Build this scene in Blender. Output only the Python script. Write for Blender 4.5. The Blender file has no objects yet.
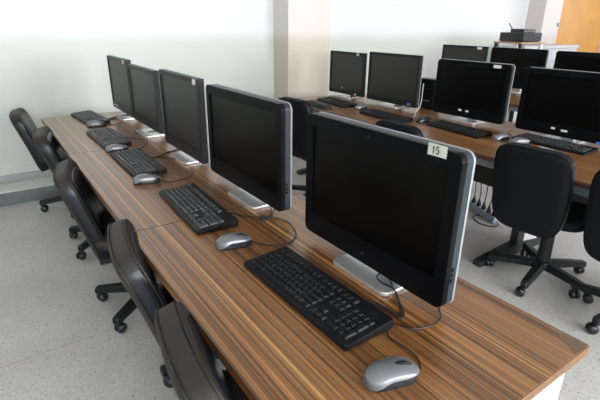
import bpy, bmesh, math, random
from mathutils import Vector, Matrix
random.seed(7)
C = bpy.context.scene.collection
SC = bpy.context.scene
R = math.radians
PI = math.pi

# ------------------------------------------------------------------ materials
def nodes(name):
    m = bpy.data.materials.new(name); m.use_nodes = True
    nt = m.node_tree
    return m, nt, nt.nodes['Principled BSDF']

def mat(name, col, rough=.5, metal=0, spec=.5, noise=0, nscale=40, bump=0, coat=0, bscale=200):
    m, nt, b = nodes(name)
    b.inputs['Base Color'].default_value = (*col, 1)
    b.inputs['Roughness'].default_value = rough
    b.inputs['Metallic'].default_value = metal
    b.inputs['Specular IOR Level'].default_value = spec
    b.inputs['Coat Weight'].default_value = coat
    tc = nt.nodes.new('ShaderNodeTexCoord')
    if noise:
        n = nt.nodes.new('ShaderNodeTexNoise'); n.inputs['Scale'].default_value = nscale; n.inputs['Detail'].default_value = 4
        nt.links.new(tc.outputs['Object'], n.inputs['Vector'])
        r = nt.nodes.new('ShaderNodeValToRGB')
        r.color_ramp.elements[0].position = .3; r.color_ramp.elements[1].position = .7
        r.color_ramp.elements[0].color = (*[c*(1-noise) for c in col], 1)
        r.color_ramp.elements[1].color = (*[min(1, c*(1+noise)) for c in col], 1)
        nt.links.new(n.outputs['Fac'], r.inputs['Fac']); nt.links.new(r.outputs['Color'], b.inputs['Base Color'])
    if bump:
        n2 = nt.nodes.new('ShaderNodeTexNoise'); n2.inputs['Scale'].default_value = bscale; n2.inputs['Detail'].default_value = 3
        nt.links.new(tc.outputs['Object'], n2.inputs['Vector'])
        bp = nt.nodes.new('ShaderNodeBump'); bp.inputs['Strength'].default_value = bump; bp.inputs['Distance'].default_value = .002
        nt.links.new(n2.outputs['Fac'], bp.inputs['Height']); nt.links.new(bp.outputs['Normal'], b.inputs['Normal'])
    return m

def ramp(nt, stops, interp='LINEAR'):
    r = nt.nodes.new('ShaderNodeValToRGB'); cr = r.color_ramp; cr.interpolation = interp
    while len(cr.elements) < len(stops): cr.elements.new(.5)
    for e, (p, c) in zip(cr.elements, stops):
        e.position = p; e.color = (*c, 1)
    return r

def wood_mat(name, rough=.30):
    m, nt, b = nodes(name)
    tc = nt.nodes.new('ShaderNodeTexCoord')
    def noise(sx, sy, detail, seed=0, rgh=.5):
        mp = nt.nodes.new('ShaderNodeMapping'); mp.inputs['Scale'].default_value = (sx, sy, sx*.4)
        mp.inputs['Location'].default_value = (seed, seed*.7, 0)
        nt.links.new(tc.outputs['Object'], mp.inputs['Vector'])
        n = nt.nodes.new('ShaderNodeTexNoise'); n.inputs['Scale'].default_value = 1; n.inputs['Detail'].default_value = detail
        n.inputs['Roughness'].default_value = rgh
        nt.links.new(mp.outputs['Vector'], n.inputs['Vector'])
        return n
    broad = noise(48, .8, 3, 3.1, .6)
    r1 = ramp(nt, [(.28, (.165, .066, .020)), (.44, (.218, .093, .029)), (.58, (.26, .116, .037)), (.74, (.335, .158, .052))])
    nt.links.new(broad.outputs['Fac'], r1.inputs['Fac'])
    fine = noise(200, .3, 2, 11.7)
    r2 = ramp(nt, [(.40, (.33, .30, .28)), (.50, (.85, .85, .85)), (.60, (1.0, 1.0, 1.0)), (.68, (1.6, 1.5, 1.3))])
    nt.links.new(fine.outputs['Fac'], r2.inputs['Fac'])
    mx = nt.nodes.new('ShaderNodeMix'); mx.data_type = 'RGBA'; mx.blend_type = 'MULTIPLY'; mx.inputs[0].default_value = 1
    nt.links.new(r1.outputs['Color'], mx.inputs[6]); nt.links.new(r2.outputs['Color'], mx.inputs[7])
    lines = noise(105, .2, 1, 27.3)
    r3 = ramp(nt, [(.62, (0, 0, 0)), (.68, (.85, .85, .85))])
    nt.links.new(lines.outputs['Fac'], r3.inputs['Fac'])
    mx2 = nt.nodes.new('ShaderNodeMix'); mx2.data_type = 'RGBA'
    nt.links.new(r3.outputs['Color'], mx2.inputs[0]); nt.links.new(mx.outputs[2], mx2.inputs[6])
    mx2.inputs[7].default_value = (.52, .29, .10, 1)
    nt.links.new(mx2.outputs[2], b.inputs['Base Color'])
    b.inputs['Roughness'].default_value = rough
    b.inputs['Specular IOR Level'].default_value = .65
    b.inputs['Coat Weight'].default_value = .3; b.inputs['Coat Roughness'].default_value = .32
    return m

def terrazzo(name, base, chips, dark, rough=.45):
    m, nt, b = nodes(name)
    tc = nt.nodes.new('ShaderNodeTexCoord')
    v = nt.nodes.new('ShaderNodeTexVoronoi'); v.inputs['Scale'].default_value = 230
    nt.links.new(tc.outputs['Object'], v.inputs['Vector'])
    sep = nt.nodes.new('ShaderNodeSeparateColor'); nt.links.new(v.outputs['Color'], sep.inputs['Color'])
    r = ramp(nt, [(0, dark), (.07, dark), (.10, base), (.55, base), (.62, chips), (.9, chips), (1, tuple(min(1, c*1.12) for c in base))])
    nt.links.new(sep.outputs[0], r.inputs['Fac'])
    n = nt.nodes.new('ShaderNodeTexNoise'); n.inputs['Scale'].default_value = 2.2; n.inputs['Detail'].default_value = 5
    nt.links.new(tc.outputs['Object'], n.inputs['Vector'])
    r2 = ramp(nt, [(.3, (.88, .88, .87)), (.7, (1.06, 1.06, 1.07))])
    nt.links.new(n.outputs['Fac'], r2.inputs['Fac'])
    mx = nt.nodes.new('ShaderNodeMix'); mx.data_type = 'RGBA'; mx.blend_type = 'MULTIPLY'; mx.inputs[0].default_value = 1
    nt.links.new(r.outputs['Color'], mx.inputs[6]); nt.links.new(r2.outputs['Color'], mx.inputs[7])
    nt.links.new(mx.outputs[2], b.inputs['Base Color'])
    b.inputs['Roughness'].default_value = rough
    return m

def height_blend_mat(name, low, high, z0=1.18, z1=1.32):
    """wall colour by height: the low tone blends softly into the high tone"""
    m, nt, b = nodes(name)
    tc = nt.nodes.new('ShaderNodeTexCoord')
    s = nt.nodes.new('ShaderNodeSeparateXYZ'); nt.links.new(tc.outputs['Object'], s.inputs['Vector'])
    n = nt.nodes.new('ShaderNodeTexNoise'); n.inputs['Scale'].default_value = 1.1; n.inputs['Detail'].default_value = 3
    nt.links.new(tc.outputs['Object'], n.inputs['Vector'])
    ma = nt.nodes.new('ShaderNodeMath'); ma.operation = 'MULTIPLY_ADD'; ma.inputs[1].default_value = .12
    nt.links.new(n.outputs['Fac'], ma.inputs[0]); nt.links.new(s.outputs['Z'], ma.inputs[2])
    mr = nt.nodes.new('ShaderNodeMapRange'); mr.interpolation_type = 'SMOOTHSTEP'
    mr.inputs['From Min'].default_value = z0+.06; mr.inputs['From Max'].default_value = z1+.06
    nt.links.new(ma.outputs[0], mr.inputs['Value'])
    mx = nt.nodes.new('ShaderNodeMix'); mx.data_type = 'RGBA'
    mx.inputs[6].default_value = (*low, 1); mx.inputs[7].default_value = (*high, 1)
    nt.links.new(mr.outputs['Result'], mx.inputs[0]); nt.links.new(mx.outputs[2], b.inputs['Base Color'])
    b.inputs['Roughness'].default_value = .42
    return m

M = {}
M['wood'] = wood_mat('striped_wood_laminate')
M['edge'] = mat('wood_edge_band', (.20, .10, .043), .4, noise=.25, nscale=60)
M['floor'] = terrazzo('terrazzo_floor', (.57, .555, .54), (.51, .495, .48), (.33, .315, .305))
M['kerb'] = terrazzo('terrazzo_kerb', (.18, .205, .21), (.145, .165, .17), (.08, .09, .093))
M['kerbtop'] = mat('kerb_gloss_paint', (.56, .60, .55), .3, noise=.06, nscale=4)
M['brass'] = mat('brass_strip', (.50, .40, .26), .4, noise=.2, nscale=30)
M['wall'] = height_blend_mat('height_blend_wall', (.60, .635, .585), (.76, .77, .775))
M['pillar'] = height_blend_mat('cream_pillar_paint', (.60, .54, .455), (.76, .70, .66))
M['pillar2'] = height_blend_mat('pale_pillar_paint', (.56, .49, .485), (.64, .585, .58))
M['white'] = mat('white_paint', (.78, .78, .77), .5, noise=.03, nscale=5)
M['skirt'] = mat('skirting_paint', (.62, .64, .61), .4, noise=.05, nscale=8)
M['skirtgrey'] = mat('skirting_grey_paint', (.36, .39, .385), .4, noise=.08, nscale=8)
M['orange'] = mat('orange_door_paint', (.62, .29, .055), .45, noise=.08, nscale=3)
M['frame'] = mat('door_frame_paint', (.72, .70, .66), .4, noise=.04, nscale=6)
M['leather'] = mat('grey_black_leatherette', (.028, .0235, .021), .52, spec=.32, bump=.25, bscale=260, noise=.12, nscale=9)
M['leather2'] = mat('black_leatherette', (.006, .0068, .0095), .55, spec=.12, bump=.15, bscale=260, noise=.1, nscale=9)
M['pad'] = mat('smooth_black_pad', (.004, .007, .012), .30, spec=.36, bump=.08, bscale=90, noise=.1, nscale=6)
M['plastic'] = mat('black_plastic', (.009, .010, .011), .45, spec=.3, bump=.1, bscale=300, noise=.1, nscale=20)
M['caster'] = mat('caster_plastic', (.010, .011, .012), .35, noise=.1, nscale=30)
M['steel'] = mat('dark_steel', (.018, .020, .022), .42, noise=.15, nscale=12)
M['rail'] = mat('blue_grey_steel', (.16, .19, .22), .4, noise=.08, nscale=12)
M['modesty_or_seam_shade'] = mat('dark_board_and_seam_shade', (.020, .018, .015), .4, noise=.2, nscale=8)
M['panelwhite'] = mat('white_side_panel', (.66, .69, .66), .35, noise=.04, nscale=6)
M['bezel'] = mat('black_gloss_bezel', (.005, .0054, .0065), .32, noise=.05, nscale=20, spec=.07)
M['bezelmatt'] = mat('charcoal_bezel', (.013, .0145, .016), .40, spec=.2, noise=.05, nscale=20)
M['screen'] = mat('dark_screen', (.0025, .0025, .0025), .25, noise=.05, nscale=6, spec=.12)
M['screenmatt'] = mat('matt_dark_screen', (.010, .0098, .009), .42, noise=.05, nscale=6, spec=.6)
M['silver'] = mat('silver_plastic', (.42, .43, .45), .36, metal=.2, noise=.04, nscale=30)
M['alu'] = mat('brushed_aluminium', (.66, .66, .66), .30, metal=.7, noise=.05, nscale=80)
M['bluegrey'] = mat('blue_grey_trim', (.022, .033, .043), .38, spec=.25, noise=.05, nscale=20)
M['key'] = mat('black_key_plastic', (.0085, .009, .0105), .42, spec=.25, noise=.12, nscale=60)
M['keygrey'] = mat('charcoal_key_plastic', (.034, .036, .038), .36, noise=.12, nscale=60)
M['kbody'] = mat('keyboard_shell_black', (.006, .0065, .008), .40, spec=.25, noise=.12, nscale=30)
M['mouse'] = mat('mouse_silver_paint', (.205, .218, .235), .34, metal=.5, noise=.04, nscale=30)
M['mousedark'] = mat('mouse_dark_gloss', (.018, .022, .026), .18, noise=.05, nscale=30)
M['cable'] = mat('black_cable', (.012, .012, .012), .45, noise=.1, nscale=50)
M['cablewhite'] = mat('white_cable', (.62, .60, .55), .45, noise=.05, nscale=50)
M['tape'] = mat('paper_tape', (.60, .615, .53), .6, noise=.08, nscale=60)
M['ink'] = mat('dark_ink', (.035, .04, .035), .6, noise=.1, nscale=60)
M['tapewhite'] = mat('white_sticker', (.78, .77, .70), .5, noise=.05, nscale=60)
M['blue'] = mat('blue_sticker', (.08, .22, .62), .4, noise=.05, nscale=60)
M['red'] = mat('red_sticker', (.55, .08, .07), .4, noise=.05, nscale=60)
M['strip'] = mat('power_strip_plastic', (.48, .54, .68), .35, noise=.04, nscale=30)
M['orangeswitch'] = mat('orange_switch', (.75, .33, .04), .4, noise=.05, nscale=30)
M['box'] = mat('black_case_metal', (.018, .018, .019), .4, noise=.1, nscale=15)
M['boxbrown'] = mat('brown_black_case_metal', (.030, .024, .020), .4, noise=.1, nscale=15)
M['shelfwood'] = mat('shelf_board', (.42, .27, .14), .45, noise=.2, nscale=14)
M['cab'] = mat('white_cabinet_laminate', (.52, .52, .56), .35, noise=.03, nscale=6)
M['worn'] = mat('worn_chipboard', (.13, .078, .048), .6, noise=.25, nscale=60)

# ------------------------------------------------------------------ mesh builder
class MB:
    def __init__(s): s.bm = bmesh.new()
    def box(s, x0, x1, y0, y1, z0, z1, bev=0, seg=2, mtx=None):
        r = bmesh.ops.create_cube(s.bm, size=1)
        vs = r['verts']
        for v in vs:
            v.co = Vector(((x0+x1)/2+v.co.x*(x1-x0), (y0+y1)/2+v.co.y*(y1-y0), (z0+z1)/2+v.co.z*(z1-z0)))
        if bev:
            es = list({e for v in vs for e in v.link_edges})
            rb = bmesh.ops.bevel(s.bm, geom=es, offset=bev, segments=seg, affect='EDGES', profile=.5)
            vs = list({v for f in rb['faces'] for v in f.verts} | {v for v in vs if v.is_valid})
        if mtx:
            for v in vs: v.co = mtx @ v.co
        return s
    def tube(s, pts, r, n=8, caps=True, sq=None):
        """swept tube through pts; r a number or list"""
        pts = [Vector(p) for p in pts]
        rs = r if isinstance(r, (list, tuple)) else [r]*len(pts)
        rings = []; up = Vector((0, 0, 1)); prev = None
        for i, p in enumerate(pts):
            d = (pts[min(i+1, len(pts)-1)]-pts[max(i-1, 0)]).normalized()
            if prev is None:
                a = d.cross(up)
                if a.length < .01: a = d.cross(Vector((1, 0, 0)))
                a.normalize()
            else:
                a = prev-d*prev.dot(d)
                if a.length < 1e-4: a = d.orthogonal()
                a.normalize()
            prev = a; b2 = d.cross(a)
            ring = []
            for k in range(n):
                t = 2*PI*k/n + (PI/n if sq else 0)
                kx = 1 if not sq else sq[0]; ky = 1 if not sq else sq[1]
                ring.append(s.bm.verts.new(p+a*math.cos(t)*rs[i]*kx+b2*math.sin(t)*rs[i]*ky))
            rings.append(ring)
        for i in range(len(rings)-1):
            for k in range(n):
                s.bm.faces.new((rings[i][k], rings[i][(k+1) % n], rings[i+1][(k+1) % n], rings[i+1][k]))
        if caps:
            s.bm.faces.new(rings[0][::-1]); s.bm.faces.new(rings[-1])
        return s
    def loop(s, pts, r, n=6):
        """closed tube"""
        pts = [Vector(p) for p in pts]; N = len(pts); rings = []
        cen = sum(pts, Vector())/N
        for i, p in enumerate(pts):
            d = (pts[(i+1) % N]-pts[i-1]).normalized()
            a = (p-cen); a = (a-d*a.dot(d)).normalized(); b2 = d.cross(a)
            rings.append([s.bm.verts.new(p+a*math.cos(2*PI*k/n)*r+b2*math.sin(2*PI*k/n)*r) for k in range(n)])
        for i in range(N):
            for k in range(n):
                s.bm.faces.new((rings[i][k], rings[i][(k+1) % n], rings[(i+1) % N][(k+1) % n], rings[(i+1) % N][k]))
        return s
    def rings(s, rl, cap0=True, cap1=True):
        """stack of equal-length rings of Vectors"""
        vr = [[s.bm.verts.new(p) for p in ring] for ring in rl]
        n = len(vr[0])
        for i in range(len(vr)-1):
            for k in range(n):
                s.bm.faces.new((vr[i][k], vr[i][(k+1) % n], vr[i+1][(k+1) % n], vr[i+1][k]))
        if cap0: s.bm.faces.new(vr[0][::-1])
        if cap1: s.bm.faces.new(vr[-1])
        return s
    def lathe(s, prof, n=20, mtx=None):
        rl = [[Vector((r*math.cos(2*PI*k/n), r*math.sin(2*PI*k/n), z)) for k in range(n)] for r, z in prof]
        if mtx: rl = [[mtx @ p for p in ring] for ring in rl]
        return s.rings(rl)
    def build(s, name, m, parent=None, smooth=True, ang=35, loc=None):
        bmesh.ops.recalc_face_normals(s.bm, faces=s.bm.faces)
        me = bpy.data.meshes.new(name); s.bm.to_mesh(me); s.bm.free()
        me.materials.append(m)
        if smooth:
            me.polygons.foreach_set('use_smooth', [True]*len(me.polygons))
            me.set_sharp_from_angle(angle=R(ang))
        o = bpy.data.objects.new(name, me); C.objects.link(o)
        if smooth and len(me.polygons) < 3000:
            wn = o.modifiers.new('weighted', 'WEIGHTED_NORMAL'); wn.keep_sharp = True
        if parent: o.parent = parent
        if loc: o.location = loc
        return o

def rrect(w, h, r, n=6):
    """rounded rectangle outline in (u,v), counter-clockwise"""
    out = []
    for cx, cy, a0 in ((w/2-r, h/2-r, 0), (-w/2+r, h/2-r, 90), (-w/2+r, -h/2+r, 180), (w/2-r, -h/2+r, 270)):
        for k in range(n+1):
            t = R(a0+90*k/n); out.append((cx+r*math.cos(t), cy+r*math.sin(t)))
    return out
def sup(a, b, e=4.0, n=40):
    out = []
    for k in range(n):
        t = 2*PI*k/n; c, s_ = math.cos(t), math.sin(t)
        out.append((a*math.copysign(abs(c)**(2/e), c), b*math.copysign(abs(s_)**(2/e), s_)))
    return out
def smooth_path(pts, k=6):
    """Catmull-Rom through pts"""
    P = [Vector(p) for p in pts]; P = [2*P[0]-P[1]]+P+[2*P[-1]-P[-2]]; out = []
    for i in range(1, len(P)-2):
        for j in range(k):
            t = j/k
            out.append(.5*((2*P[i])+(P[i+1]-P[i-1])*t+(2*P[i-1]-5*P[i]+4*P[i+1]-P[i+2])*t*t+(3*P[i]-P[i-1]-3*P[i+1]+P[i+2])*t**3))
    out.append(P[-2]); return out

def tag(o, label, cat, group=None):
    o['label'] = label; o['category'] = cat
    if group: o['group'] = group
    return o
def thing(name, label, cat, loc, rz=0, group=None):
    o = bpy.data.objects.new(name, None); o.empty_display_size = .1; C.objects.link(o)
    o.location = loc; o.rotation_euler = (0, 0, rz)
    return tag(o, label, cat, group)
def struct(o): o['kind'] = 'structure'; return o

# ------------------------------------------------------------------ room
WY = 4.28; X0, X1, Y0 = -2.4, 10.6, -4.6; ZC = 3.0
fl = MB(); fl.box(X0-.2, X1+.2, Y0-.2, WY+.2, -.12, 0)
floor = struct(fl.build('floor', M['floor'], smooth=False))
b = MB()
for y in (-.05, 1.95): b.box(X0, X1, y-.0035, y+.0035, -.002, .0006)
for x in (.70, 2.70, 4.70, 6.7): b.box(x-.0035, x+.0035, Y0, 4.0, -.002, .0008)
b.build('floor_divider', M['brass'], floor, smooth=False)
c = MB(); c.box(X0-.2, X1+.2, Y0-.2, WY+.2, ZC, ZC+.12); struct(c.build('ceiling', M['white'], smooth=False))
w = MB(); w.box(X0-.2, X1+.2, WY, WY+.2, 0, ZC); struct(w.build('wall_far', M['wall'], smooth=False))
# the wall behind the camera and the right-hand wall have windows
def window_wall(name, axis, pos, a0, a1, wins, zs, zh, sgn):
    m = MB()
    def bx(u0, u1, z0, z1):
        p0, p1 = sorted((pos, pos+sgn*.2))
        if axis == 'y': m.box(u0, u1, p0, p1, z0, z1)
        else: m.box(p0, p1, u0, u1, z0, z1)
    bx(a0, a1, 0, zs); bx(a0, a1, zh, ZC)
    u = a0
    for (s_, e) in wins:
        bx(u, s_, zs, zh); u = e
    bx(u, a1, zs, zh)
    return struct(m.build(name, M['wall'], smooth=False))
ZS, ZH = 1.0, 2.65
near_wins = [(-1.8, .6), (1.0, 3.4), (3.8, 6.2)]
right_wins = [(-1.6, .6), (1.0, 3.2)]
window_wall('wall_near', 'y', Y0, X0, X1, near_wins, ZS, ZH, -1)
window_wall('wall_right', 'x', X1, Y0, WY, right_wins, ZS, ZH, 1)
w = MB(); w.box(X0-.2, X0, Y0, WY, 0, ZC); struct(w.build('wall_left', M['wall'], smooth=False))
k = 0
for axis, wins in (('y', near_wins), ('x', right_wins)):
    for (s_, e) in wins:
        k += 1; m = MB()
        for (u0, u1, z0, z1) in ((s_, e, ZS, ZS+.05), (s_, e, ZH-.05, ZH), (s_, s_+.05, ZS, ZH), (e-.05, e, ZS, ZH), ((s_+e)/2-.03, (s_+e)/2+.03, ZS, ZH)):
            if axis == 'y': m.box(u0, u1, Y0-.12, Y0-.06, z0, z1)
            else: m.box(X1+.06, X1+.12, u0, u1, z0, z1)
        struct(m.build('window_%d' % k, M['frame'], smooth=False))
# pillars
p = MB(); p.box(2.63, 3.155, 4.0, WY, 0, ZC); struct(p.build('wall_pillar_left', M['pillar'], smooth=False))
p = MB(); p.box(7.345, 7.845, 4.0, WY, 0, ZC); struct(p.build('wall_pillar_right', M['pillar2'], smooth=False))
# terrazzo kerb along the wall with its gloss-painted top, skirting above
n = 0
for (xa, xb) in ((X0, 2.63), (3.155, 7.345)):
    n += 1
    t = MB(); t.box(xa, xb, 4.012, WY, 0, .103, bev=.004); tr = struct(t.build('trim_%d' % n, M['kerb']))
    t2 = MB(); t2.box(xa, xb, 4.010, WY, .1031, .112, bev=.003); t2.build('kerb_top', M['kerbtop'], tr)
    s1 = MB(); s1.box(xa, xb, WY-.014, WY, .118, .172, bev=.004); sb = struct(s1.build('baseboard_%s' % ('left', 'right')[n-1], M['skirtgrey']))
    s2 = MB(); s2.box(xa, xb, WY-.008, WY, .172, .283, bev=.003); s2.build('baseboard_band', M['skirt'], sb)
# door in the far wall behind the right pillar
d = MB(); d.box(8.12, 10.05, WY-.045, WY-.002, .01, 2.1, bev=.004); door = struct(d.build('door_1', M['orange']))
f = MB()
for (xa, xb, za, zb) in ((8.02, 8.12, 0, 2.2), (10.05, 10.15, 0, 2.2), (8.12, 10.05, 2.1, 2.2)): f.box(xa, xb, WY-.07, WY-.001, za, zb, bev=.004)
f.build('door_frame', M['frame'], door)
h = MB(); h.box(9.95, 9.99, WY-.055, WY-.045, .95, 1.12, bev=.003); h.tube([(9.97, WY-.05, 1.04), (9.97, WY-.10, 1.04), (9.86, WY-.10, 1.04)], .009, 8)
h.build('door_handle', M['alu'], door)
sw = MB(); sw.box(7.755, 7.830, 3.988, 4.0, 1.36, 1.47, bev=.004); sp = struct(sw.build('trim_3', M['white']))
sw = MB(); sw.box(7.772, 7.812, 3.984, 3.989, 1.385, 1.445, bev=.002); sw.build('switch_rocker', M['bezelmatt'], sp)

# ------------------------------------------------------------------ desks
DH = .72
def make_desk(label, cx, cy, dep, L, rz, group, far_leg=False, panel=(.10, .30), leg_in=.10, panel_in=.026, bands=(1,)):
    t = thing('computer_desk', label, 'desk', (cx, cy, 0), rz, group)
    hd, hl = dep/2, L/2-.0010
    m = MB(); m.box(-hd, hd, -hl+.0012, hl-.0012, DH-.026, DH, bev=.0008); m.build('desk_top', M['wood'], t)
    for s_ in bands:
        e = MB()
        for z0, z1 in ((DH-.0255, DH-.0175), (DH-.0168, DH-.0098), (DH-.009, DH-.0012)): e.box(-hd+.001, hd-.001, s_*hl-.0012, s_*hl+.0012, z0, z1)
        e.build('edge_band_or_seam_shade', M['edge'], t, smooth=False)
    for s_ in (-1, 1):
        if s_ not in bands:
            e = MB(); ya, yb = sorted((s_*(hl-.0012), s_*(hl+.0008))); e.box(-hd+.0005, hd-.0005, ya, yb, DH-.0255, DH-.0002); e.build('edge_band_or_seam_shade', M['modesty_or_seam_shade'], t, smooth=False)  # dark strip paints in the shade of the narrow gap between desks
    m = MB(); m.box(-hd+.02, -hd+.045, -hl+.03, hl-.03, DH-.070, DH-.026, bev=.003); m.build('front_rail', M['rail'], t)
    m = MB(); m.box(hd*.42, hd*.42+.018, -hl+.04, hl-.04, .30, DH-.028, bev=.002)
    m.build('modesty_panel', M['modesty_or_seam_shade'], t)
    ys = [-hl+leg_in]+([hl-leg_in] if far_leg else [])
    for y in ys:
        g = MB()
        x0, x1 = -hd*.78, hd*.78
        for (a, b_) in ((0.02, x0), (0.02, x1)):   # the foot tapers outwards
            g.rings([[Vector((a, y-.03, 0)), Vector((a, y+.03, 0)), Vector((a, y+.03, .075)), Vector((a, y-.03, .075))],
                     [Vector((b_, y-.026, 0)), Vector((b_, y+.026, 0)), Vector((b_, y+.026, .034)), Vector((b_, y-.026, .034))]])
        g.box(-.02, .055, y-.026, y+.026, .05, DH-.05, bev=.004)
        g.box(x0*.9, x1*.9, y-.02, y+.02, DH-.06, DH-.026, bev=.003)
        g.build('leg', M['steel'], t)
    for s_ in ((-1, 1) if far_leg else (-1,)):
        y = s_*(hl-panel_in)
        m = MB(); m.box(panel[0], panel[1], y-.009, y+.009, .004, DH-.027, bev=.0015); m.build('side_panel', M['panelwhite'], t)
    return t
L1 = 1.127; G1 = 'desks of the near row by the camera'
fx, bx_ = .305, .989
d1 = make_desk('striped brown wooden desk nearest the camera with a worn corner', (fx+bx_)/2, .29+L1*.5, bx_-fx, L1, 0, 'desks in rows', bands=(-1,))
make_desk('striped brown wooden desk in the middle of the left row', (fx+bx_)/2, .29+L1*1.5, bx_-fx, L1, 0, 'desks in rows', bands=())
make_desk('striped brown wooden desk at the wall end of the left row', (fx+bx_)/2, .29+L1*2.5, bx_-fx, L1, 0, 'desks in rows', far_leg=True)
cp = MB()
pts = [(.3405, -.560), (.3405, -.512), (.330, -.508), (.318, -.504), (.310, -.514), (.305, -.530), (.296, -.545), (.285, -.559)]
cp.rings([[Vector((x, y, DH-.0005)) for x, y in pts], [Vector((x, y, DH+.0004)) for x, y in pts]])
cp.build('worn_corner', M['worn'], d1, smooth=False)['label'] = 'bare brown worn patch at the corner'
yaw2 = -math.atan(.0457); D2 = .95; L2 = 1.137
for k, lab in enumerate(('striped brown wooden desk at the wall end of the second row',
                         'striped brown wooden desk in the middle of the second row, above the power strip',
                         'striped brown wooden desk of the second row cut off by the right edge')):
    yc = 3.517-L2*(k+.5); xf = 2.15+.0457*(yc-.77)
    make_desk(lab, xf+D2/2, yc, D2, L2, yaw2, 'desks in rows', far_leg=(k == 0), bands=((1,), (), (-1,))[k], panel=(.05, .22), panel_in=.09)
for k, lab in enumerate(('brown wooden desk of the third row at its wall end, mostly hidden',
                         'brown wooden desk of the third row showing between two big monitors')):
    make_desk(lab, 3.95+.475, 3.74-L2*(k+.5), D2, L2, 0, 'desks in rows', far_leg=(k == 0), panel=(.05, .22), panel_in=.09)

# ------------------------------------------------------------------ monitors
def prism_x(mb, outline, x0, x1, cz, bev=0, cy=0):
    """outline (y,z) extruded along x with small chamfers"""
    def ring(x, s_): return [Vector((x, cy+y*s_[0], cz+z*s_[1])) for y, z in outline]
    w = max(abs(y) for y, z in outline); hh = max(abs(z) for y, z in outline)
    si = ((w-bev)/w, (hh-bev)/hh)
    rl = [ring(x0, si), ring(x0+bev, (1, 1)), ring(x1-bev, (1, 1)), ring(x1, si)] if bev else [ring(x0, (1, 1)), ring(x1, (1, 1))]
    mb.rings(rl)
def digits(mb, text, y, z, h, x):
    """stroked handwriting on a sticker; reading direction is -y"""
    G = {'1': [[(.25, .75), (.5, 1), (.5, 0)]], '5': [[(.85, 1), (.2, 1), (.15, .55), (.6, .62), (.85, .35), (.6, .02), (.12, .08)]]}
    w = h*.62
    for i, ch in enumerate(text):
        for st in G[ch]:
            mb.tube([(x, y-(i*w*1.12+px*w), z+pz*h) for px, pz in st], h*.085, 6)
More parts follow.
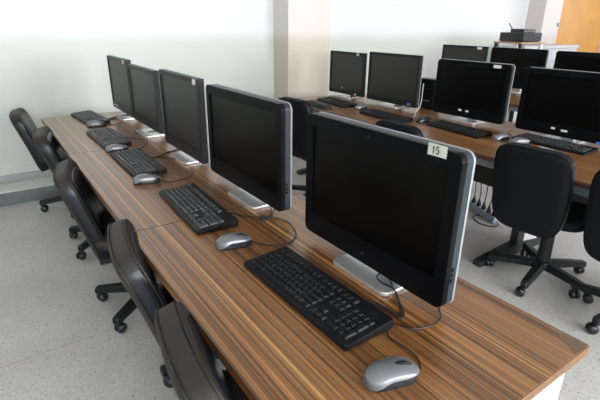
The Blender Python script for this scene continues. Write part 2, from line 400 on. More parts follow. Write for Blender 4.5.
def make_monitor(label, x, y, w, h, style, group, rz=0, base_dy=0, stickers=(), zbot=.032, cable=None, base_w=.222):
    """front faces local -x; origin on the desk"""
    t = thing('desktop_monitor', label, 'monitor', (x, y, DH), rz, group)
    big = style == 'big'
    r = .022 if big else .006
    sd, tp, chin = (.032, .036, .068) if big else (.022, .022, .054 if x < 1 else .040)
    cz = zbot+h/2
    bz = M['bezel'] if big else M['bezelmatt']
    # bezel ring: outer rounded rect with a rectangular opening
    m = MB(); n = 6
    outer = rrect(w, h, r, n); sw_, sh = w-2*sd, h-tp-chin; oz = (chin-tp)/2
    inner = [(y_, z_+oz) for y_, z_ in rrect(sw_, sh, .0015, n)]
    def R_(o, x_, k_=1): return [Vector((x_, y_*k_, cz+z_*k_)) for y_, z_ in o]
    m.rings([R_(inner, .009), R_(inner, .0), R_(outer, .0, .994), R_(outer, .003), R_(outer, .016 if big else .028), R_(inner, .016 if big else .028)], cap0=False, cap1=False)
    m.build('bezel', bz, t)
    m = MB(); m.rings([[Vector((.0055, y_, cz+z_+oz)) for y_, z_ in rrect(sw_+.002, sh+.002, .0015, 3)], [Vector((.0145, y_, cz+z_+oz)) for y_, z_ in rrect(sw_+.002, sh+.002, .0015, 3)]])
    m.build('screen', M['screen'] if big else M['screenmatt'], t, smooth=False)
    if big:
        m = MB(); prism_x(m, rrect(w-.001, h-.001, r, n), .0162, .037, cz, 0); m.build('trim_band', M['bluegrey'], t)
        m = MB(); prism_x(m, rrect(w+.003, h+.003, r+.001, n), .0372, .0435, cz, .003); shell = m.build('back_shell', M['silver'], t)
    else:
        m = MB(); prism_x(m, rrect(w-.001, h-.001, r, n), .0282, .038, cz, .003); shell = m.build('back_shell', M['silver'], t)
    m = MB()
    def blk(x_, k_): return [Vector((x_, y_, cz+z_)) for y_, z_ in rrect(w*k_, h*k_, .03, 4)]
    xs = .0435 if big else .038
    m.rings([blk(xs-.001, .86), blk(xs+.012, .82), blk(xs+.024, .62)]); m.build('rear_bulge', M['bezelmatt'], shell)
    # foot plate and neck
    m = MB(); o = rrect(.185, base_w, .022, 6)
    m.rings([[Vector((.055+u*s_, base_dy+v*s_, z)) for u, v in o] for s_, z in ((.985, .0005), (1, .003), (1, .009), (.985, .0115))])
    m.build('stand_base', M['alu'], t)
    m = MB(); m.rings([[Vector((xx+u, base_dy+v, z)) for u, v in rrect(.024, ww, .006, 3)] for xx, ww, z in ((.115, .09, .0115), (.108, .08, .06), (.085, .075, .14), (.070, .075, .24))])
    m.build('stand_neck', M['alu' if big else 'bezelmatt'], t)
    if big:
        m = MB(); m.lathe([(.0035, 0), (.0035, .0015), (.002, .002)], 12, Matrix.Translation((0, .006, zbot+h-tp*.55)) @ Matrix.Rotation(-PI/2, 4, 'Y')); m.build('webcam', M['caster'], t)
        m = MB(); m.lathe([(.0055, 0), (.0055, .0008), (.0035, .0012)], 14, Matrix.Translation((0, .0, zbot+chin*.45)) @ Matrix.Rotation(-PI/2, 4, 'Y')); m.build('power_button', M['bluegrey'], t)
        m = MB()
        for q in range(3): m.box(.018, .025, -w/2-.0012, -w/2+.001, zbot+.07+q*.014, zbot+.079+q*.014, bev=.0005)
        m.build('side_button', M['bezel'], t)
    for (dy, z, sw2, sh2, mt, txt) in stickers:
        m = MB(); jag = .0012 if txt else 0
        npt = 7
        L_ = [(-sw2/2+(jag if q % 2 else -jag), -sh2/2+sh2*q/npt) for q in range(npt+1)]
        Rr = [(sw2/2+(jag if q % 2 else -jag), sh2/2-sh2*q/npt) for q in range(npt+1)]
        o = L_+Rr
        m.rings([[Vector((-.0002, dy+u, z+v)) for u, v in o], [Vector((-.0011, dy+u, z+v)) for u, v in o]])
        st = m.build('sticker', M[mt], t, smooth=False)
        if txt:
            st['label'] = 'paper tape numbered '+txt
            m = MB(); digits(m, txt, dy+sh2*.55, z-sh2*.31, sh2*.62, -.0013); m.build('number', M['ink'], st)
    if cable:
        m = MB(); pts = smooth_path(cable[1], 6); m.tube(pts, cable[0], 6); m.build('cable', M[cable[2]], t)
    return t
GM = 'computer monitors on the desks'
Z = .032
# near row, nearest first
make_monitor('large black monitor nearest the camera, with the number 15 taped on it', .775, .803, .548, .376, 'big', GM, stickers=[(-.207, .402, .050, .026, 'tape', '15')],
    cable=(.0026, [(.03, -.075, .04), (.012, -.052, .012), (-.004, -.085, .0135), (.0, -.13, .012), (-.038, -.186, .003), (-.068, -.214, .003), (-.066, -.188, .003), (-.088, -.114, .003)], 'cable'), base_dy=-.02)
make_monitor('large black monitor with a silver rim, second from the camera in the left row', .775, 1.515, .595, .378, 'big', GM, base_dy=-.045,
    cable=(.0022, [(.02, -.19, .014), (.006, -.225, .004), (-.02, -.258, .003), (-.052, -.255, .003), (-.045, -.22, .003), (-.02, -.24, .003), (.01, -.21, .003), (.04, -.20, .006)], 'cable'))
make_monitor('dark monitor third from the camera in the left row, pale sticker in its corner', .775, 2.150, .515, .385, 'flat', GM, stickers=[(-.212, .405, .034, .024, 'tapewhite', '')], zbot=.036,
    cable=(.0035, [(-.16, .085, .003), (-.09, .10, .003), (-.04, .15, .003), (.03, .17, .004), (.09, .16, .02)], 'cable'))
make_monitor('dark monitor fourth from the camera in the left row, without stickers', .785, 2.790, .520, .345, 'flat', GM, zbot=.055,
    cable=(.003, [(-.06, .05, .003), (-.01, .02, .004), (.02, .0, .014), (.06, 0, .016), (.10, 0, .02)], 'cable'))
make_monitor('dark monitor at the wall end of the left row', .800, 3.385, .520, .372, 'flat', GM, stickers=[(-.182, .399, .040, .022, 'tapewhite', ''), (.205, .066, .035, .009, 'tapewhite', ''), (.135, .068, .030, .010, 'tapewhite', '')], zbot=.045,
    cable=(.004, [(-.13, -.02, .003), (-.07, .02, .004), (-.02, .05, .006), (.02, .03, .014), (.08, .0, .018)], 'cable'))
# second row
make_monitor('dark monitor at the pillar end of the second row, pale sticker in its corner', 2.85, 3.345, .490, .385, 'flat', GM, stickers=[(-.155, .400, .030, .026, 'tape', ''), (-.150, .044, .020, .016, 'tapewhite', ''), (-.135, .044, .014, .016, 'red', ''), (.045, .085, .012, .010, 'tapewhite', '')], zbot=.03)
make_monitor('wide grey-black monitor second from the pillar in the second row, red and blue sticker', 2.85, 2.750, .580, .405, 'flat', GM, stickers=[(-.205, .048, .020, .020, 'blue', ''), (-.228, .048, .016, .020, 'red', '')], zbot=.028,
    cable=(.0038, [(.055, -.298, .22), (.05, -.300, .10), (.03, -.303, .03), (-.02, -.315, .006), (-.1, -.38, .005), (-.2, -.46, .005)], 'cablewhite'))
make_monitor('large black monitor before the power strip, pale tag at its upper right', 2.85, 1.995, .595, .392, 'big', GM, stickers=[(-.196, .403, .055, .020, 'tapewhite', ''), (.046, .079, .026, .013, 'tapewhite', ''), (-.014, .079, .026, .012, 'tapewhite', '')], zbot=.030)
make_monitor('large black monitor cut off by the right edge of the photo', 2.85, 1.305, .600, .388, 'big', GM, stickers=[(.052, .073, .024, .012, 'tapewhite', ''), (-.016, .068, .038, .012, 'tapewhite', ''), (-.218, .034, .028, .016, 'blue', '')], zbot=.028)
# third row
make_monitor('back-row monitor nearest the white wall, small white tag on its top edge', 4.65, 3.395, .600, .40, 'flat', GM, stickers=[(-.205, .425, .060, .024, 'tapewhite', '')], zbot=.045)
make_monitor('back-row monitor in front of the stand with the flat black box', 4.65, 2.735, .610, .40, 'big', GM, zbot=.045)
make_monitor('back-row monitor below the orange door', 4.65, 2.02, .640, .40, 'big', GM, zbot=.042)

# ------------------------------------------------------------------ keyboards
KU = .0183
def key_list():
    ks = []   # (row, u from left, width u, depth rows)
    for i, u in enumerate([0]+[2+q for q in range(4)]+[6.5+q for q in range(4)]+[11+q for q in range(4)]+[15.4, 16.4, 17.4]): ks.append(('main', 5.45, u, 1, 1))
    def row(rw, ws, bank='main', u0=0):
        u = u0
        for w_ in ws: ks.append((bank, rw, u, w_, 1)); u += w_
    row(4, [1]*13+[2]); row(3, [1.5]+[1]*12+[1.5]); row(2, [1.75]+[1]*11+[2.25]); row(1, [2.25]+[1]*10+[2.75]); row(0, [1.25, 1.25, 1.25, 6.25, 1.25, 1.25, 1.25, 1.25])
    row(4, [1]*3, 'navigation', 15.4); row(3, [1]*3, 'navigation', 15.4); row(1, [1], 'navigation', 16.4); row(0, [1]*3, 'navigation', 15.4)
    row(4, [1]*4, 'numeric', 18.8); row(3, [1]*3, 'numeric', 18.8); row(2, [1]*3, 'numeric', 18.8); row(1, [1]*3, 'numeric', 18.8); row(0, [2, 1], 'numeric', 18.8)
    ks += [('numeric', 2, 21.8, 1, 2), ('numeric', 0, 21.8, 1, 2)]
    return ks
KEYS = key_list()
def key_shape(mb, cx, cy, wu, dr):
    wx, wy = KU*dr-.0022, KU*wu-.0022
    def rg(z, k_): return [Vector((cx+u, cy+v, z)) for u, v in rrect(wx-k_, wy-k_, .0014, 1)]
    mb.rings([rg(0, 0), rg(.0035, .0006), rg(.0068, .0042), rg(.0073, .0058)], cap0=False)
key_cache = {}
def make_keyboard(label, x, y, rz, group, detail, keymat='key', kcable=None, scale=1):
    t = thing('keyboard', label, 'keyboard', (x, y, DH), rz, group)
    Lk, Dk = .446, .148; tilt = .062
    m = MB(); o = rrect(Dk, Lk, .008, 4)
    def zt(u, f): return f+(u+Dk/2)*tilt
    m.rings([[Vector((u*s_, v*s_, z0)) for u, v in o] for s_, z0 in ((.98, .001), (1, .004))]+[[Vector((u*s_, v*s_, zt(u, f_))) for u, v in o] for s_, f_ in ((1, .013), (.985, .0155))])
    m.build('keyboard_body', M['kbody'], t)
    uy0 = Lk/2-.0135; ux0 = -Dk/2+.012
    def place(k_):
        bank, rw, u, wu, dr = k_
        cx = ux0+KU*(rw+dr/2); cy = uy0-KU*(u+wu/2)
        return cx, cy
    if detail:
        for k_ in KEYS:
            key = (k_[3], k_[4], keymat); cx, cy = place(k_)
            if key not in key_cache:
                m = MB(); key_shape(m, 0, 0, k_[3], k_[4]); ob = m.build('key', M[keymat], t); key_cache[key] = ob
            else:
                ob = key_cache[key].copy(); C.objects.link(ob); ob.parent = t
            ob.location = (cx, cy, zt(cx, .0145)); ob.rotation_euler = (0, -math.atan(tilt), 0)
    else:
        for bank in ('main', 'navigation', 'numeric'):
            m = MB()
            for k_ in KEYS:
                if k_[0] == bank:
                    cx, cy = place(k_); key_shape(m, cx, cy, k_[3], k_[4])
            for v in m.bm.verts: v.co.z += zt(v.co.x, .0145)
            m.build('%s_keys' % bank, M[keymat], t)
    if kcable:
        inv = Matrix.Rotation(-rz, 3, 'Z')
        m = MB(); pts = [inv @ (Vector((px, py, pz-DH))-Vector((x, y, 0))) for px, py, pz in kcable]
        m.tube(smooth_path(pts, 6), .0021, 6); m.build('cable', M['cable'], t)
    return t
def zc(pts, z=DH+.0032): return [(a, b_, z) for a, b_ in pts]
GK = 'keyboards on the desks'
make_keyboard('black keyboard nearest the camera, in front of the monitor numbered 15', .594, .795, R(1.0), GK, True,
    kcable=zc([(.655, .715), (.687, .689), (.705, .661), (.712, .618), (.716, .588), (.74, .612), (.775, .668)])+[(.795, .71, DH+.016), (.812, .74, DH+.016)])
make_keyboard('black keyboard second from the camera, standing across the desk seam', .568, 1.490, R(-2.5), GK, True, 'keygrey',
    kcable=zc([(.645, 1.40), (.67, 1.361), (.689, 1.327), (.719, 1.286), (.745, 1.262)]))
make_keyboard('black keyboard third from the camera in the left row', .552, 2.180, R(0), GK, True, 'keygrey',
    kcable=zc([(.612, 2.25), (.669, 2.232), (.71, 2.20), (.765, 2.12), (.80, 2.06)]))
make_keyboard('black keyboard fourth from the camera in the left row', .553, 2.770, R(1), GK, False, 'keygrey',
    kcable=zc([(.61, 2.75), (.66, 2.74), (.69, 2.70), (.73, 2.645)]))
make_keyboard('black keyboard at the wall end of the left row, slightly turned', .588, 3.450, R(4.5), GK, False, 'keygrey',
    kcable=zc([(.655, 3.40), (.69, 3.37), (.735, 3.33)]))
make_keyboard('black keyboard at the pillar end of the second row', 2.545, 3.100, R(-7), GK, False)
make_keyboard('black keyboard second from the pillar in the second row', 2.470, 2.420, R(-3.5), GK, False)
make_keyboard('black keyboard in front of the monitor with a pale tag at its upper right', 2.560, 1.830, R(-6), GK, False)
make_keyboard('black keyboard at the right edge of the photo, in front of the cut-off monitor', 2.715, 1.275, R(-3), GK, False, 'keygrey')

# ------------------------------------------------------------------ mice
def make_mouse(label, x, y, rz, group, z=DH, mcable=None, shell='mouse'):
    """nose towards local +x"""
    t = thing('computer_mouse', label, 'mouse', (x, y, z), rz, group)
    NU, NV = 22, 12; Lm = .058
    def halfw(u): return .0335*(1-.10*math.sin((u+1)*PI/2))*max(0, 1-abs(u)**3.4)**.5
    def top(u): return .037*max(0, (1-abs((u+.12)/1.12 if u < -.12 else (u+.12)/1.30)**2.3))**.62+.002
    m = MB(); rl = []
    us = [-math.cos(PI*(i+.5)/NU) for i in range(NU)]
    for u in us:
        hw, ht = max(halfw(u), .002), max(top(u), .008); ring = []
        q = min(1, max(0, (u+.95)/.75)); ze = min(.004+.019*q*q*(3-2*q), ht-.003)
        for k_ in range(NV+1):
            a = PI*k_/NV; yy = hw*math.cos(a); zz = ze+(ht-ze)*math.sin(a)**.75   # the rim sweeps up along the sides, leaving the dark flank showing
            ring.append(Vector((u*Lm, yy, zz)))
        ring += [Vector((u*Lm, -hw*.7, ze-.0015)), Vector((u*Lm, hw*.7, ze-.0015))]
        rl.append(ring)
    m.rings(rl); m.build('shell', M[shell], t, ang=50)
    m = MB(); rl = []
    for u in us:
        hw = max(halfw(u)*.90, .0015); ht = max(min(.026, top(u)-.006), .004)
        rl.append([Vector((u*Lm*.985, yy, zz)) for yy, zz in ((-hw*.93, .0006), (hw*.93, .0006), (hw, .006), (hw*.97, ht*.8), (hw*.80, ht), (-hw*.80, ht), (-hw*.97, ht*.8), (-hw, .006))])
    m.rings(rl); m.build('underside', M['mousedark'], t, ang=50)
    m = MB(); m.tube([(u*Lm, 0, top(u)-.0016) for u in (.10, .2, .35, .55, .7, .80)], [.003, .0052, .006, .006, .005, .003], 10, sq=(1.2, .62)); m.build('wheel_slot', M['caster'], t)
    m = MB(); m.lathe([(.0075, -.003), (.009, -.002), (.009, .002), (.0075, .003)], 18, Matrix.Translation((.024, 0, .0295)) @ Matrix.Rotation(PI/2, 4, 'X')); m.build('scroll_wheel', M['plastic'], t)
    if mcable:
        inv = Matrix.Rotation(-rz, 3, 'Z')
        pts = [Vector((.054, 0, .009))]+[inv @ (Vector((px, py, pz-z))-Vector((x, y, 0))) for px, py, pz in mcable]
        m = MB(); m.tube(smooth_path(pts, 6), .0021, 6); m.build('cable', M['cable'], t)
    return t
GO = 'computer mice on the desks'
make_mouse('silver mouse nearest the camera, right of the nearest keyboard', .549, .463, R(-16), GO,
    mcable=zc([(.617, .448), (.636, .470), (.641, .498), (.638, .536), (.640, .562), (.674, .590), (.689, .572), (.704, .545), (.748, .530), (.791, .538), (.816, .563)])+[(.822, .590, DH+.03), (.815, .60, DH+.06)])
make_mouse('silver mouse second from the camera, beside a looped black cord', .553, 1.146, R(-12), GO,
    mcable=zc([(.622, 1.112), (.65, 1.078), (.69, 1.063), (.728, 1.072), (.760, 1.105), (.779, 1.15), (.789, 1.20), (.775, 1.25), (.745, 1.268), (.715, 1.285)]))
make_mouse('silver mouse third from the camera in the left row', .510, 1.886, R(-14), GO,
    mcable=zc([(.58, 1.835), (.62, 1.832), (.678, 1.841), (.724, 1.897), (.735, 1.95)]))
make_mouse('silver mouse fourth from the camera in the left row', .532, 2.478, R(-12), GO,
    mcable=zc([(.60, 2.452), (.635, 2.456), (.671, 2.481), (.715, 2.56), (.74, 2.64)]))
make_mouse('silver mouse at the wall end of the left row', .575, 3.182, R(-8), GO,
    mcable=zc([(.645, 3.17), (.693, 3.182), (.74, 3.20)]))
make_mouse('small silver mouse between the two farthest keyboards of the second row', 2.545, 2.770, R(-10), GO)
make_mouse('dark mouse below the white cord between two second-row monitors', 2.575, 2.135, R(-10), GO, shell='mousedark')
make_mouse('silver mouse in front of the monitor with a pale tag, on the second row', 2.580, 1.525, R(-10), GO,
    mcable=zc([(2.65, 1.51), (2.72, 1.535), (2.778, 1.599), (2.82, 1.62), (2.87, 1.625)]))
make_mouse('silver mouse at the left end of the keyboard by the right edge', 2.585, 1.400, R(-35), GO)
make_mouse('silver mouse on the back row, seen in the gap between two big monitors', 4.46, 2.665, R(-60), GO)
pn = MB(); pn.tube([(2.595, 1.295, DH+.006), (2.585, 1.27, DH+.006), (2.560, 1.150, DH+.006), (2.553, 1.118, DH+.006)], [.002, .0055, .0055, .0045], 10)
tag(pn.build('stick', M['cablewhite']), 'thin white strip lying in front of the keyboard at the right edge', 'stick')  # plain thin white bar along the front of the keyboard

# ------------------------------------------------------------------ chairs
def make_chair(label, x, y, rz, star, group, leather='leather', back_x=-.270, bz=.558, tilt=17, hb=.224, hw=.190):
    """faces local +x"""
    t = thing('office_chair', label, 'chair', (x, y, 0), rz, group)
    a, b_ = hw, hb
    TM = Matrix.Translation((back_x, 0, bz)) @ Matrix.Rotation(R(-tilt), 4, 'Y')
    def warp(v):  # v = (t, y, z): wrap around the sitter, lumbar bulge
        tt = v.x+.012*(v.y/a)**2-.014*math.cos(v.z/b_*PI*.8)*0-.010*(v.z/b_)**2
        k_ = 1-.07*max(0, -v.z/b_)
        return TM @ Vector((tt, v.y*k_, v.z))
    def rg(d_, tt, e=5.2): return [warp(Vector((tt, y_, z_))) for y_, z_ in sup(a-d_, b_-d_, e, 48)]
    prof = [rg(.17, -.043), rg(.09, -.042), rg(.035, -.038), rg(.012, -.032), rg(.002, -.022), rg(0, -.008), rg(0, .018), rg(.004, .024), rg(.014, .031), rg(.028, .035), rg(.036, .032), rg(.05, .026)]
    n_ = len(prof[0])
    def is_top(k_): return prof_z[k_] > b_*.80 and prof_z[(k_+1) % n_] > b_*.80
    prof_z = [z_ for y_, z_ in sup(a, b_, 5.2, 48)]
    def shell_part(want):
        m = MB(); V = {}
        def gv(i, k_):
            if (i, k_) not in V: V[i, k_] = m.bm.verts.new(prof[i][k_])
            return V[i, k_]
        for i in range(len(prof)-1):
            for k_ in range(n_):
                top_or_rear = i < 4 or is_top(k_)
                if top_or_rear == want: m.bm.faces.new((gv(i, k_), gv(i, (k_+1) % n_), gv(i+1, (k_+1) % n_), gv(i+1, k_)))
        if want: m.bm.faces.new([gv(0, k_) for k_ in range(n_)][::-1])
        return m
    back = shell_part(True).build('backrest', M[leather], t, ang=60)
    shell_part(False).build('side_gusset', M['pad'], back, ang=60)
    m = MB(); m.rings([rg(.040, .028), rg(.040, .034), rg(.046, .038), rg(.062, .041), rg(.10, .044), rg(.16, .046)]); m.build('back_cushion', M['pad'], back, ang=60)
    for dd, tt in ((.0005, -.0225), (.0055, .027)):
        m = MB(); m.loop(rg(dd, tt), .0028); m.build('piping', M[leather], back, ang=60)
    # seat
    sxo = -.02 if back_x > -.3 else -.06
    def rs(d_, z, e=4.0): return [Vector((sxo+u, v, z+.018*(u/.22)**2*(1 if u < 0 else -1.1))) for u, v in sup(.225-d_, .225-d_, e, 40)]
    m = MB(); m.rings([rs(.10, .415), rs(.02, .417), rs(0, .432), rs(0, .455), rs(.012, .472), rs(.045, .484), rs(.12, .489)]); m.build('seat', M[leather], t, ang=60)
    m = MB(); m.box(-.10, .10, -.08, .08, .375, .415, bev=.008)
    m.tube([(0, .07, .395), (.01, .16, .392), (.01, .20, .385)], [.006, .006, .009], 8)
    m.build('tilt_mechanism', M['plastic'], t)
    m = MB(); lo = TM @ Vector((.0, 0, -.17)); m.tube(smooth_path([(-.05, 0, .392), (-.14, 0, .388), (-.20, 0, .405), lo], 5), .026, 8, sq=(1.0, .45)); m.build('back_bracket', M['plastic'], t)
    m = MB(); m.lathe([(.020, .36), (.020, .385)], 16); m.lathe([(.036, .085), (.037, .11), (.034, .23), (.030, .36), (.026, .364)], 20); m.build('gas_column', M['plastic'], t)
    m = MB(); m.lathe([(.030, .070), (.050, .076), (.052, .100), (.046, .118), (.037, .124)], 20); m.build('base_hub', M['plastic'], t)
    for k_ in range(5):
        an = star+2*PI*k_/5; ca, sa = math.cos(an), math.sin(an)
        Q = Matrix.Rotation(an, 4, 'Z')
        def sec(u, w_, z0, z1): return [Q @ Vector((u, v, z)) for v, z in ((-w_, z0), (w_, z0), (w_*.95, z1-.006), (w_*.6, z1), (-w_*.6, z1), (-w_*.95, z1-.006))]
        m = MB(); m.rings([sec(.03, .026, .076, .118), (sec(.15, .024, .070, .108)), sec(.255, .021, .062, .095), sec(.278, .020, .058, .092), sec(.288, .014, .060, .084)])
        leg = m.build('leg', M['plastic'], t, ang=30)
        ct = Q @ Vector((.272, 0, 0)); sw_ = random.uniform(0, 2*PI)
        W = Matrix.Translation((ct.x, ct.y, 0)) @ Matrix.Rotation(sw_, 4, 'Z') @ Matrix.Translation((.012, 0, .0258))
        m = MB()
        for s_ in (-1, 1):
            m.lathe([(.006, .004), (.0235, .005), (.0255, .009), (.0245, .018), (.017, .0235), (.006, .025)], 18, W @ Matrix.Rotation(s_*PI/2, 4, 'X'))
        m.tube([W @ Vector((-.012, 0, .012)), W @ Vector((-.012, 0, .038))], .0095, 10)
        m.build('caster', M['caster'], leg, ang=50)
    return t
GC = 'office chairs at the desks'
TAU = 2*PI
make_chair('grey-black office chair nearest the camera, at the left desk', .560, .70, R(-8), R(150), GC)
make_chair('grey-black office chair second from the camera at the left row', .582, 1.24, R(-10), R(142), GC)
make_chair('grey-black office chair third from the camera at the left row', .520, 2.075, R(-12), R(158), GC, back_x=-.24)
make_chair('grey-black office chair fourth from the camera at the left row', .530, 2.93, R(-10), R(154), GC, back_x=-.24)
make_chair('grey-black office chair by the far wall, beyond the end of the left row', .475, 3.70, R(-10), R(185), GC, back_x=-.25)
make_chair('black office chair with its whole back and wheeled base in view, second row', 2.47, 1.070, R(3), R(116), GC, 'leather2', back_x=-.36, bz=.628, tilt=9, hb=.222, hw=.186)
make_chair('black office chair cut off by the right edge of the photo', 2.46, .590, R(0), R(96), GC, 'leather2', back_x=-.36, bz=.628, tilt=9, hb=.222, hw=.186)
make_chair('black office chair showing only its top edge above the nearest monitor', 2.40, 1.93, R(0), R(100), GC, 'leather2', back_x=-.28, bz=.590, tilt=9, hb=.220)
make_chair('black office chair standing between the two nearest monitors, before the pillar', 2.13, 2.75, R(8), R(110), GC, 'leather2', back_x=-.28, bz=.655, tilt=9, hb=.220, hw=.172)
make_chair('grey-black office chair tucked in at the pillar end of the second row', 2.62, 3.02, R(-6), R(160), GC, 'leather', back_x=-.28, bz=.545, tilt=9, hb=.220)

# ------------------------------------------------------------------ power strip and plugs
px0, py0, px1, py1 = 3.10, 2.00, 2.96, 1.665
ang = math.atan2(py1-py0, px1-px0); Lp = math.hypot(px1-px0, py1-py0)
ps = thing('power_strip', 'pale blue-white power strip on the floor with five black plugs', 'power strip', ((px0+px1)/2, (py0+py1)/2, 0), ang)
m = MB(); m.box(-Lp/2, Lp/2, -.028, .028, .001, .045, bev=.006); m.build('strip_housing', M['strip'], ps)
m = MB(); m.box(Lp/2-.075, Lp/2-.045, -.014, .014, .045, .052, bev=.002); m.build('switch', M['orangeswitch'], ps)
m = MB(); m.box(Lp/2-.10, Lp/2-.082, -.012, .012, .045, .050, bev=.002); m.build('indicator', M['red'], ps)
for q in range(5):
    m = MB(); m.lathe([(.019, .0445), (.020, .0462), (.015, .0464)], 16, Matrix.Translation((-Lp/2+.05+q*.068, 0, 0))); m.build('socket', M['strip'], ps)
rz_ = Matrix.Rotation(ang, 3, 'Z'); Rinv = rz_.transposed()
m = MB(); m.tube(smooth_path([(Lp/2-.002, 0, .02), (Lp/2+.035, -.01, .008), (Lp/2+.05, -.06, .0045), (Lp/2-.02, -.125, .0045), (Lp/2-.13, -.11, .0045), (Lp/2-.17, -.06, .0045), (Lp/2-.16, -.036, .0045)], 6), .0042, 8); m.build('cord', M['cable'], ps)
for q in range(5):
    o3 = rz_ @ Vector((-Lp/2+.05+q*.068, 0, 0))
    plug = thing('power_plug', ('black plug at the far left end of the power strip', 'black plug second from the left in the power strip', 'black plug in the middle of the power strip',
        'black plug fourth from the left in the power strip', 'black plug next to the orange switch of the power strip')[q], 'plug', (ps.location.x+o3.x, ps.location.y+o3.y, .0466), ang, 'black plugs in the power strip')
    m = MB(); m.lathe([(.017, 0), (.019, .004), (.018, .022), (.011, .038), (.0065, .055), (.005, .062)], 14); m.build('plug_body', M['cable'], plug)
    tgt = Vector((-.10+.05*q-.1, .10-.04*(q % 2), .50))
    m = MB(); m.tube(smooth_path([(0, 0, .058), (.005*(q-2), .004, .12), (tgt.x*.4, tgt.y*.35, .27), (tgt.x, tgt.y, tgt.z)], 6), .0042, 8); m.build('cord', M['cable'], plug)

# ------------------------------------------------------------------ tower, shelf, boxes, cabinet
tw = thing('computer_tower', 'black computer tower standing between two second-row monitors', 'computer', (3.10, 2.51, DH), yaw2)
m = MB(); m.box(-.07, .012, -.085, .085, .004, .245, bev=.006); m.build('case', M['box'], tw)
m = MB(); m.box(-.0745, -.069, -.079, .079, .010, .239, bev=.003); fr = m.build('front_panel', M['bezelmatt'], tw)
m = MB(); m.box(-.0762, -.0742, -.045, .030, .066, .073, bev=.0006); m.build('brand_strip', M['silver'], fr)
m = MB(); m.box(-.0762, -.0742, -.060, .060, .195, .199); m.box(-.0762, -.0742, -.060, .060, .165, .169); m.build('drive_bay', M['box'], fr)

sx0, sx1, sy0, sy1, sz = 5.24, 5.76, 3.05, 3.42, 1.205
st = thing('shelf_stand', 'tall stand with a thin wooden top, holding a flat black box', 'stand', ((sx0+sx1)/2, (sy0+sy1)/2, 0), 0)
hx, hy = (sx1-sx0)/2, (sy1-sy0)/2
m = MB(); m.box(-hx, hx, -hy, hy, sz-.018, sz, bev=.003); m.build('shelf_top', M['shelfwood'], st)
for xx in (-hx+.03,):
    for yy in (-hy+.03, hy-.03):
        m = MB(); m.box(xx-.022, xx+.022, yy-.018, yy+.018, 0, sz-.018, bev=.003); m.build('leg', M['steel'], st)
for xx in (hx-.05,):
    for yy in (-hy+.03, hy-.03):
        m = MB(); m.box(xx-.018, xx+.018, yy-.018, yy+.018, 0, sz-.018, bev=.003); m.build('leg', M['white'], st)
m = MB(); m.box(-hx+.055, hx-.055, -hy+.05, hy-.05, .45, .465, bev=.003); m.build('lower_shelf', M['shelfwood'], st)
def flatbox(name, label, cx, cy, z, w_, d_, h_, rz, m1, cat):
    t = thing(name, label, cat, (cx, cy, z), rz)
    m = MB(); m.box(-w_/2, w_/2, -d_/2, d_/2, .006, h_, bev=.004); m.build('case', M[m1], t)
    m = MB(); m.box(-w_/2+.004, w_/2-.004, -d_/2-.004, -d_/2, .010, h_-.004, bev=.001); fp = m.build('front_panel', M['bezelmatt'], t)
    m = MB(); m.box(-w_*.3, w_*.1, -d_/2-.0052, -d_/2-.0038, h_*.55, h_*.72); m.build('display_slot', M['screen'], fp)
    m = MB(); m.lathe([(.010, 0), (.010, .006)], 12, Matrix.Translation((w_*.36, -d_/2-.004, h_*.5)) @ Matrix.Rotation(PI/2, 4, 'X')); m.build('knob', M['box'], fp)
    for sx_ in (-1, 1):
        for sy_ in (-1, 1):
            m = MB(); m.lathe([(.012, .0002), (.012, .006)], 10, Matrix.Translation((sx_*(w_/2-.03), sy_*(d_/2-.03), 0))); m.build('foot', M['caster'], t)
    return t
flatbox('video_recorder', 'flat black box on the thin wooden top of the tall stand', 5.50, 3.235, sz, .40, .30, .105, R(0), 'box', 'electronics')
rt = thing('network_router', 'small black router with an antenna on top of the flat black box', 'router', (5.54, 3.24, sz+.1055), R(0))
m = MB(); m.box(-.13, .13, -.085, .085, .0, .040, bev=.005); m.build('case', M['box'], rt)
m = MB(); m.tube([(-.12, .07, .02), (-.13, .07, .045), (-.22, .06, .10)], [.006, .006, .005], 8); m.build('antenna', M['box'], rt)
m = MB()
for q in range(3): m.box(-.09+q*.08, -.07+q*.08, -.0862, -.0845, .008, .014)
m.build('indicator_lights', M['tapewhite'], rt)

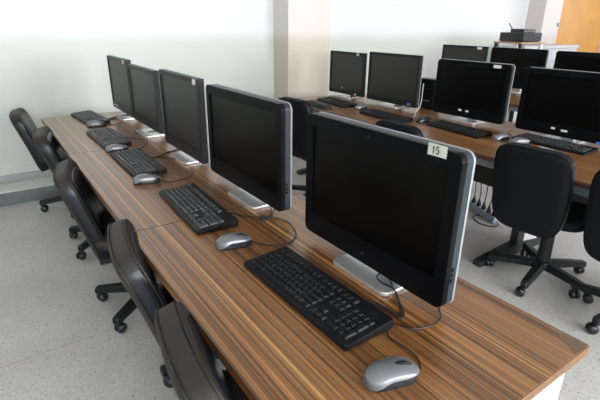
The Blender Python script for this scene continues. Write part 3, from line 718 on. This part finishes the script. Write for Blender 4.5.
cb = thing('low_cabinet', 'white low cabinet by the far wall under the orange door', 'cabinet', (7.13, 3.82, 0), 0)
m = MB(); m.box(-.75, .75, -.15, .15, .06, 1.08, bev=.004); m.build('carcass', M['cab'], cb)
m = MB(); m.box(-.77, .77, -.18, .165, 1.08, 1.12, bev=.005); m.build('cabinet_top', M['cab'], cb)
m = MB(); m.box(-.73, .73, -.13, .13, 0, .06); m.build('plinth', M['skirtgrey'], cb)
for s_ in (-1, 1):
    m = MB(); xa, xb = sorted((s_*.004, s_*.745)); m.box(xa, xb, -.168, -.151, .075, 1.07, bev=.002); dr = m.build('door', M['cab'], cb)
    m = MB(); m.tube([(s_*.05, -.168, .80), (s_*.05, -.192, .80), (s_*.05, -.192, .92), (s_*.05, -.168, .92)], .005, 8); m.build('handle', M['alu'], dr)

# ------------------------------------------------------------------ light
def area(name, loc, rot, sx, sy, power, col):
    l = bpy.data.lights.new(name, 'AREA'); l.shape = 'RECTANGLE'; l.size = sx; l.size_y = sy; l.energy = power; l.color = col
    o = bpy.data.objects.new(name, l); C.objects.link(o); o.location = loc; o.rotation_euler = rot
    return o
SKY = (.96, .98, 1.0)
for (s_, e) in near_wins:
    area('window_daylight', ((s_+e)/2, Y0-.03, (ZS+ZH)/2), (R(84), 0, 0), e-s_-.1, ZH-ZS-.1, 150, SKY)
for (s_, e) in right_wins:
    area('window_daylight', (X1+.03, (s_+e)/2, (ZS+ZH)/2), (R(84), 0, R(90)), e-s_-.1, ZH-ZS-.1, 30, SKY)
w = bpy.data.worlds.new('daylight'); SC.world = w; w.use_nodes = True
nt = w.node_tree; bg = nt.nodes['Background']
sky = nt.nodes.new('ShaderNodeTexSky'); sky.sky_type = 'HOSEK_WILKIE'; sky.sun_direction = (.3, -.5, .8); sky.turbidity = 5
nt.links.new(sky.outputs['Color'], bg.inputs['Color']); bg.inputs['Strength'].default_value = 1.0

# ------------------------------------------------------------------ camera
CAMROT = ((0.821918, 0.197737, -0.534183, 0),
    (-0.569443, 0.307669, -0.762282, 0),
    (0.01362, 0.93072, 0.365479, 1.37), (0, 0, 0, 1))
cd = bpy.data.cameras.new('camera'); cam = bpy.data.objects.new('camera', cd); C.objects.link(cam)
cd.sensor_width = 36; cd.lens = 448.446/600*36; cd.clip_start = .02
cam.matrix_world = Matrix(CAMROT)
SC.camera = cam
SC.view_settings.view_transform = 'Standard'; SC.view_settings.look = 'None'
SC.view_settings.gamma = 1; SC.view_settings.exposure = .52; SC.view_settings.use_curve_mapping = False
